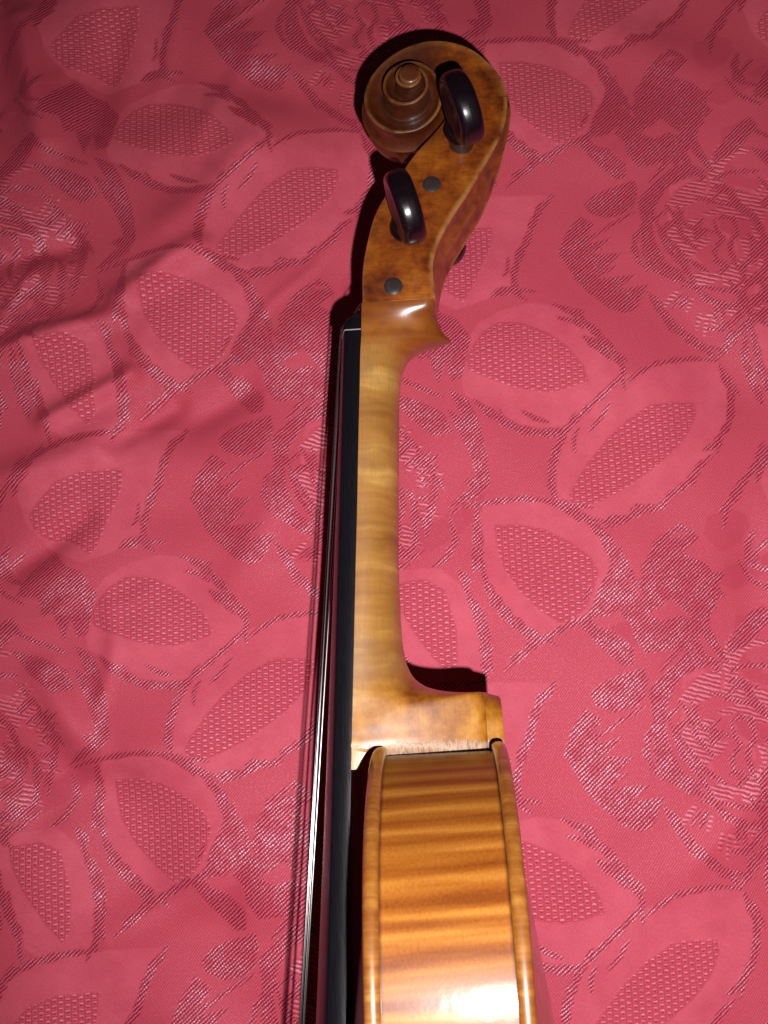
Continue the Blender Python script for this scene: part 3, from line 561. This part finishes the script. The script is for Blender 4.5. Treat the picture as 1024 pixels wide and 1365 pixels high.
# ---- pegbox: stations of front edge F, back edge B, half width
EDGE = np.array([(139.2,25.4,12.3),(146.5,25,12.3),(152.3,25.3,12),(159,27.4,11.5),(168.5,32.5,10.8),(177.4,38.4,10),(185,42.9,9.4),(191.1,46.6,8.8),(198.5,50.4,8.0),(207.5,53,7.2),(214,53.5,6.8),(220,52.4,6.5),(227,48.5,6.1),(233.2,42.9,5.9),(236.6,36.4,5.9),(237.9,29.8,5.9),(237.5,25.6,6),(235.6,19.7,6.2),(230.8,12.6,6.6),(223.9,7.3,7.2),(217.1,5.2,7.8),(211.4,5.5,8.4),(206.3,7.9,8.9),(202.7,11.6,9.4),(201,15,9.7),(200.6,19.1,10),(201.4,23.6,10.3),(203.8,27.4,10.7),(207.3,30.2,11),(212,31.6,11.4),(217,31.2,12),(221.5,29,12.6),(224.6,25,13.1),(225.2,20.5,13.5),(223.3,16,13.9),(219.5,12.8,14.2),(214.5,11.9,14.6),(210.2,13.6,15),(207.7,17,15.4),(207.4,21,15.8),(209.3,24.8,16.2),(212.6,27,16.6),(216,26.9,17.1),(219,25.2,17.6),(220.5,22.3,18.1),(220.1,19.1,18.5),(217.9,16.9,18.9),(214.8,16.3,19.2),(212.2,17.7,19.5),(211,20.5,19.7),(211.9,23.4,19.9),(214.4,25,20.1)], float)
E = spline(EDGE, 900)
CE = np.array([215.3, 20.9])
ang = np.unwrap(np.arctan2(E[:, 0]-CE[0], E[:, 1]-CE[1])); rad = np.hypot(E[:, 0]-CE[0], E[:, 1]-CE[1])
i0 = int(np.argmin(np.abs(E[:, 0]-213.5) + (np.arange(900) > 400)*1e3))           # scroll starts here
FRONT = np.array([(139.2,1.9),(150.6,2.4),(161.3,4.4),(170.8,7.2),(176.9,10.4),(183,15),(189.2,18.6),(195.1,23),(200.5,27.8),(206,32),(210,33.4),(213.5,33.6)], float)
nst = 60
Bk = E[:i0+1][np.linspace(0, i0, nst).astype(int)]; Fr = spline(FRONT, nst)
Vv, worn = [], []
for k in range(nst):
    (bx_, by_, zz), (fx_, fy_) = Bk[k], Fr[k]
    T = Bk[min(k+1, nst-1)] - Bk[max(k-1, 0)]; N = np.array([T[1], -T[0]]); N /= np.linalg.norm(N) + 1e-9; lean_ = float(np.interp(bx_, [139,145,152,160,168,177,185,191,198,207], [.3,1.2,2.6,3.6,4.4,4.4,3.6,2.4,1.1,0]))
    if N @ np.array([bx_-fx_, by_-fy_]) < 0: N = -N
    wall = 5.0 if bx_ < 190 else 5.0 + (bx_-190)*.5; dp = max(0., min(1., (206-fx_)/14)); fl_ = min(1, max(0, (bx_-140)/12))
    ke = min(1, max(0, (bx_-188)/24))
    P = lambda q, z_, out=0.: (fx_+(bx_-fx_)*q + N[0]*out, fy_+(by_-fy_)*q + N[1]*out, z_)
    fz = zz if bx_ > 170 else zz
    s1 = [P(0, zz-.7, 0), P(.012, zz-.15), P(.04, zz), P(.25, zz), P(.5, zz+.05), P(.92, zz), P(.955, zz-.02), P(.975, zz-.12), P(1., zz-.65)]
    wr = [.5, .35, .1, 0, 0, 0, .6, 1., 1.]
    for j in range(1, 7):      # two flutes with a spine between them
        t_ = j/6; s1.append(P(1, (zz-.65)*(1-t_), fl_*(-(.55+.9*ke)*math.sin(t_*math.pi) + (.9+.5*ke)*t_*t_))); wr.append(.45 if j == 6 else .1)
    mir = [(a, b_, -c_) for a, b_, c_ in s1[:-1]][::-1]
    cant = lambda p: (p[0], p[1] + lean_*min(1, max(0, ((p[0]-fx_)*(bx_-fx_)+(p[1]-fy_)*(by_-fy_))/((bx_-fx_)**2+(by_-fy_)**2)))**3*(zz-p[2])/(2*zz), p[2])
    s1 = [cant(p) for p in s1]; mir = [cant(p) for p in mir]
    inn = [P(0, -(zz-wall)), P(.08, -(zz-wall)), P(.0+.62*dp, -(zz-wall-.3)), P(.62*dp, (zz-wall-.3)), P(.08, zz-wall), P(0, zz-wall)]
    Vv += [LV(*p) for p in s1 + mir + inn]; worn += wr + wr[:-1][::-1] + [.1]*6
mm = len(s1) + len(mir) + 6
F = grid_faces(nst, mm, close=True, flip=False) + [tuple(range(mm))[::-1], tuple(range((nst-1)*mm, nst*mm))]
pegbox = part('pegbox', Vv, F, M_HEAD, sharp=42); fattr(pegbox, 'worn', worn)

# ---- scroll: a spiral ledge, each turn standing out further than the one before
a_end = ang[-1] - 2*math.pi; A0 = ang[i0]
na = 300; aa = np.linspace(A0, ang[-1], na)
rr = np.interp(aa, ang[i0:], rad[i0:]); zz_ = np.interp(aa, ang[i0:], E[i0:, 2])
def at_angle(a):
    if a > ang[-1]: return 3.5, 20.2
    return float(np.interp(a, ang[i0:], rad[i0:])), float(np.interp(a, ang[i0:], E[i0:, 2]))
fd = lambda tn: 1. + 2.3*min(1., max(0., (tn-.25)/.35))
Vv, worn, recess_dark = [], [], []
for a in aa:
    r0, z0 = at_angle(a); r1, z1 = at_angle(a + 2*math.pi); turn = (a - A0) / (2*math.pi)
    ux, uy = math.sin(a), math.cos(a); row = []
    if turn < 1: zl, depth = 0., 1.5
    else:
        _, zp = at_angle(a - 2*math.pi); zl = zp - fd(turn-1); depth = .55
    blend = min(1., max(0., (turn-.9)/.1)); 
    for j in range(9):
        t_ = j/8; zc = zl + (z0 - .7 - zl)*t_
        sp_ = 1.4*(1-t_)**2 if turn < 1 else .5*(1-t_)**2
        row.append((r0 + sp_ - depth*math.sin(t_*math.pi), zc, .35 if j == 0 else (.5 if j == 8 else 0), .5 if (turn >= 1 and j < 3) else 0.))
    row.append((r0 - .08, z0 - .25, 1., 0)); row.append((r0 - .5, z0, .9, 0)); row.append((r0 - 1.0, z0 - .05, .4, 0))
    g0 = r1 + (.5 if a + 2*math.pi <= ang[-1] else 0); zf = z0 - fd(turn)
    for t_ in np.linspace(0, 1, 8)[1:]:
        dish = .8*math.sin(t_*math.pi) * min(1, turn+.3)
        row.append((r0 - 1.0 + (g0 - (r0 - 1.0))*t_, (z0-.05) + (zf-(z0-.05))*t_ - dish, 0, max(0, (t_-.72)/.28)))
    for r_, z_, w_, gr_ in row:
        Vv.append((CE[0] + ux*r_, CE[1] + uy*r_, z_)); worn.append(w_); recess_dark.append(gr_)
mm = 9 + 3 + 7; N = len(Vv)
V2 = [LV(*p) for p in Vv] + [LV(p[0], p[1], -p[2]) for p in Vv]
F = grid_faces(na, mm, flip=False) + grid_faces(na, mm, base=N, flip=True)
worn = worn*2; recess_dark = recess_dark*2
for sg in (1, -1):             # the eye: a short boss with a domed top
    b0 = len(V2); prf = [(4.6,15.5),(3.9,17.5),(3.6,18.8),(3.55,20.3),(3.35,20.75),(2.8,20.95),(1.4,21.05),(0.01,21.1)]
    for r_, z_ in prf:
        for k in range(32):
            t_ = 2*math.pi*k/32; V2.append(LV(CE[0]+r_*math.sin(t_), CE[1]+.3+r_*math.cos(t_), sg*z_)); worn.append(.7 if 20 < z_ < 20.9 else .15); recess_dark.append(.7 if z_ < 18.1 else 0)
    F += grid_faces(len(prf), 32, close=True, base=b0, flip=sg < 0)
scroll = part('scroll', V2, F, M_HEAD, sharp=48); fattr(scroll, 'worn', worn); fattr(scroll, 'recess_dark', recess_dark)

# ---- pegs
def lathe(prf, seg=40):
    V = [(r*math.cos(2*math.pi*k/seg), r*math.sin(2*math.pi*k/seg), z_) for r, z_ in prf for k in range(seg)]
    F = grid_faces(len(prf), seg, close=True) + [tuple(range(seg))[::-1], tuple(range((len(prf)-1)*seg, len(prf)*seg))]
    return V, F
def peg_shape():
    sh = lathe([(.9,-11.85),(2.0,-11.75),(2.6,-11.5),(3.0,-11.35),(3.15,-10.9),(3.2,-9.9),(4.3,14),(4.4,15.6)])
    co = lathe([(4.3,15.2),(5.3,15.5),(5.55,16.1),(5.3,16.8),(4.6,17.4),(4.2,18.2),(4.6,19.4)])
    # head: rounded heart, hollowed faces, thick rounded rim
    hv, hf = [], []; nt, rh = 56, [1.,.995,.97,.92,.85,.75,.6,.4,.2,.001]; th_ = [0,1.6,2.6,3.4,3.8,3.8,3.2,2.6,2.3,2.2]
    for sg in (1, -1):
        for r_, t_ in (list(zip(rh, th_)) if sg > 0 else list(zip(rh, th_))[::1]):
            for k in range(nt):
                an = 2*math.pi*k/nt; cu, sv = math.cos(an), math.sin(an)
                u = 12.2*abs(cu)**1.0*(1 if cu > 0 else -1) * (1 - .16*max(0, -sv)**1.4); vv = 11.2*abs(sv)**1.0*(1 if sv > 0 else -1)
                hv.append((u*r_, sg*t_, 28.6 + vv*r_))
    nn_ = nt*len(rh); hf = grid_faces(len(rh), nt, close=True, flip=False) + grid_faces(len(rh), nt, close=True, base=nn_, flip=True)
    return sh, co, (hv, hf)
SH, CO, HD = peg_shape()
def scl(V): return [(a*S, b_*S, c_*S) for a, b_, c_ in V]
shaft0 = mesh('shaft', scl(SH[0]), SH[1], M_SHAFT, sharp=40); col0 = mesh('collar', scl(CO[0]), CO[1], M_PEG, sharp=50); head0 = mesh('peg_head', scl(HD[0]), HD[1], M_PEG, sharp=80)
PEGS = [(195.7, 37., 1, 107, 0), (164.4, 17.4, 1, 105, -3.2), (180.6, 26.3, -1, -28, 1.3), (144.3, 12.1, -1, 4, -1.1)]
for k, (px_, py_, up, rz, push) in enumerate(PEGS):
    pe = bpy.data.objects.new('peg', None); C.objects.link(pe); pe.parent = root; pe.empty_display_size = .5
    pe.location = Vector(LV(px_, py_, push*up)) + OFF
    pe.rotation_euler = (0 if up > 0 else math.pi, 0, math.radians(rz))
    for src in (shaft0, col0, head0):
        o = src if k == 0 else src.copy()
        if k: C.objects.link(o)
        o.parent = pe

# ================================================================== two short fibres lying on the cloth
m, g, b = mat('pale_fibre'); b.inputs['Base Color'].default_value = (.62, .42, .14, 1); b.inputs['Roughness'].default_value = .6
for (ax, ay, bx, by), lab in [((427, 548, 437, 543), 'short pale yellow fibre on the cloth beside the upper half of the fingerboard'), ((385, 1086, 394, 1091), 'short pale yellow fibre on the cloth left of the strings, level with the ribs')]:
    a_, b_ = ground(ax, ay), ground(bx, by); pts = [a_*(1-t) + b_*t + np.array([0, .25*math.sin(t*5)]) for t in np.linspace(0, 1, 6)]
    ctr = (a_ + b_)/2; Vv = []
    for p in pts:
        hz = H[np.searchsorted(ys, p[1]), np.searchsorted(xs, p[0])] + .16
        for k in range(6): Vv.append(((p[0]-ctr[0])*S, (p[1]-ctr[1] + .13*math.cos(k*math.pi/3))*S, (hz + .13*math.sin(k*math.pi/3))*S))
    o = mesh('stray_fibre', Vv, grid_faces(6, 6, close=True), m, None); o.location = (ctr[0]*S, ctr[1]*S, 0)
    o['label'] = lab; o['category'] = 'fibre'; o['group'] = 'stray fibres on the cloth'
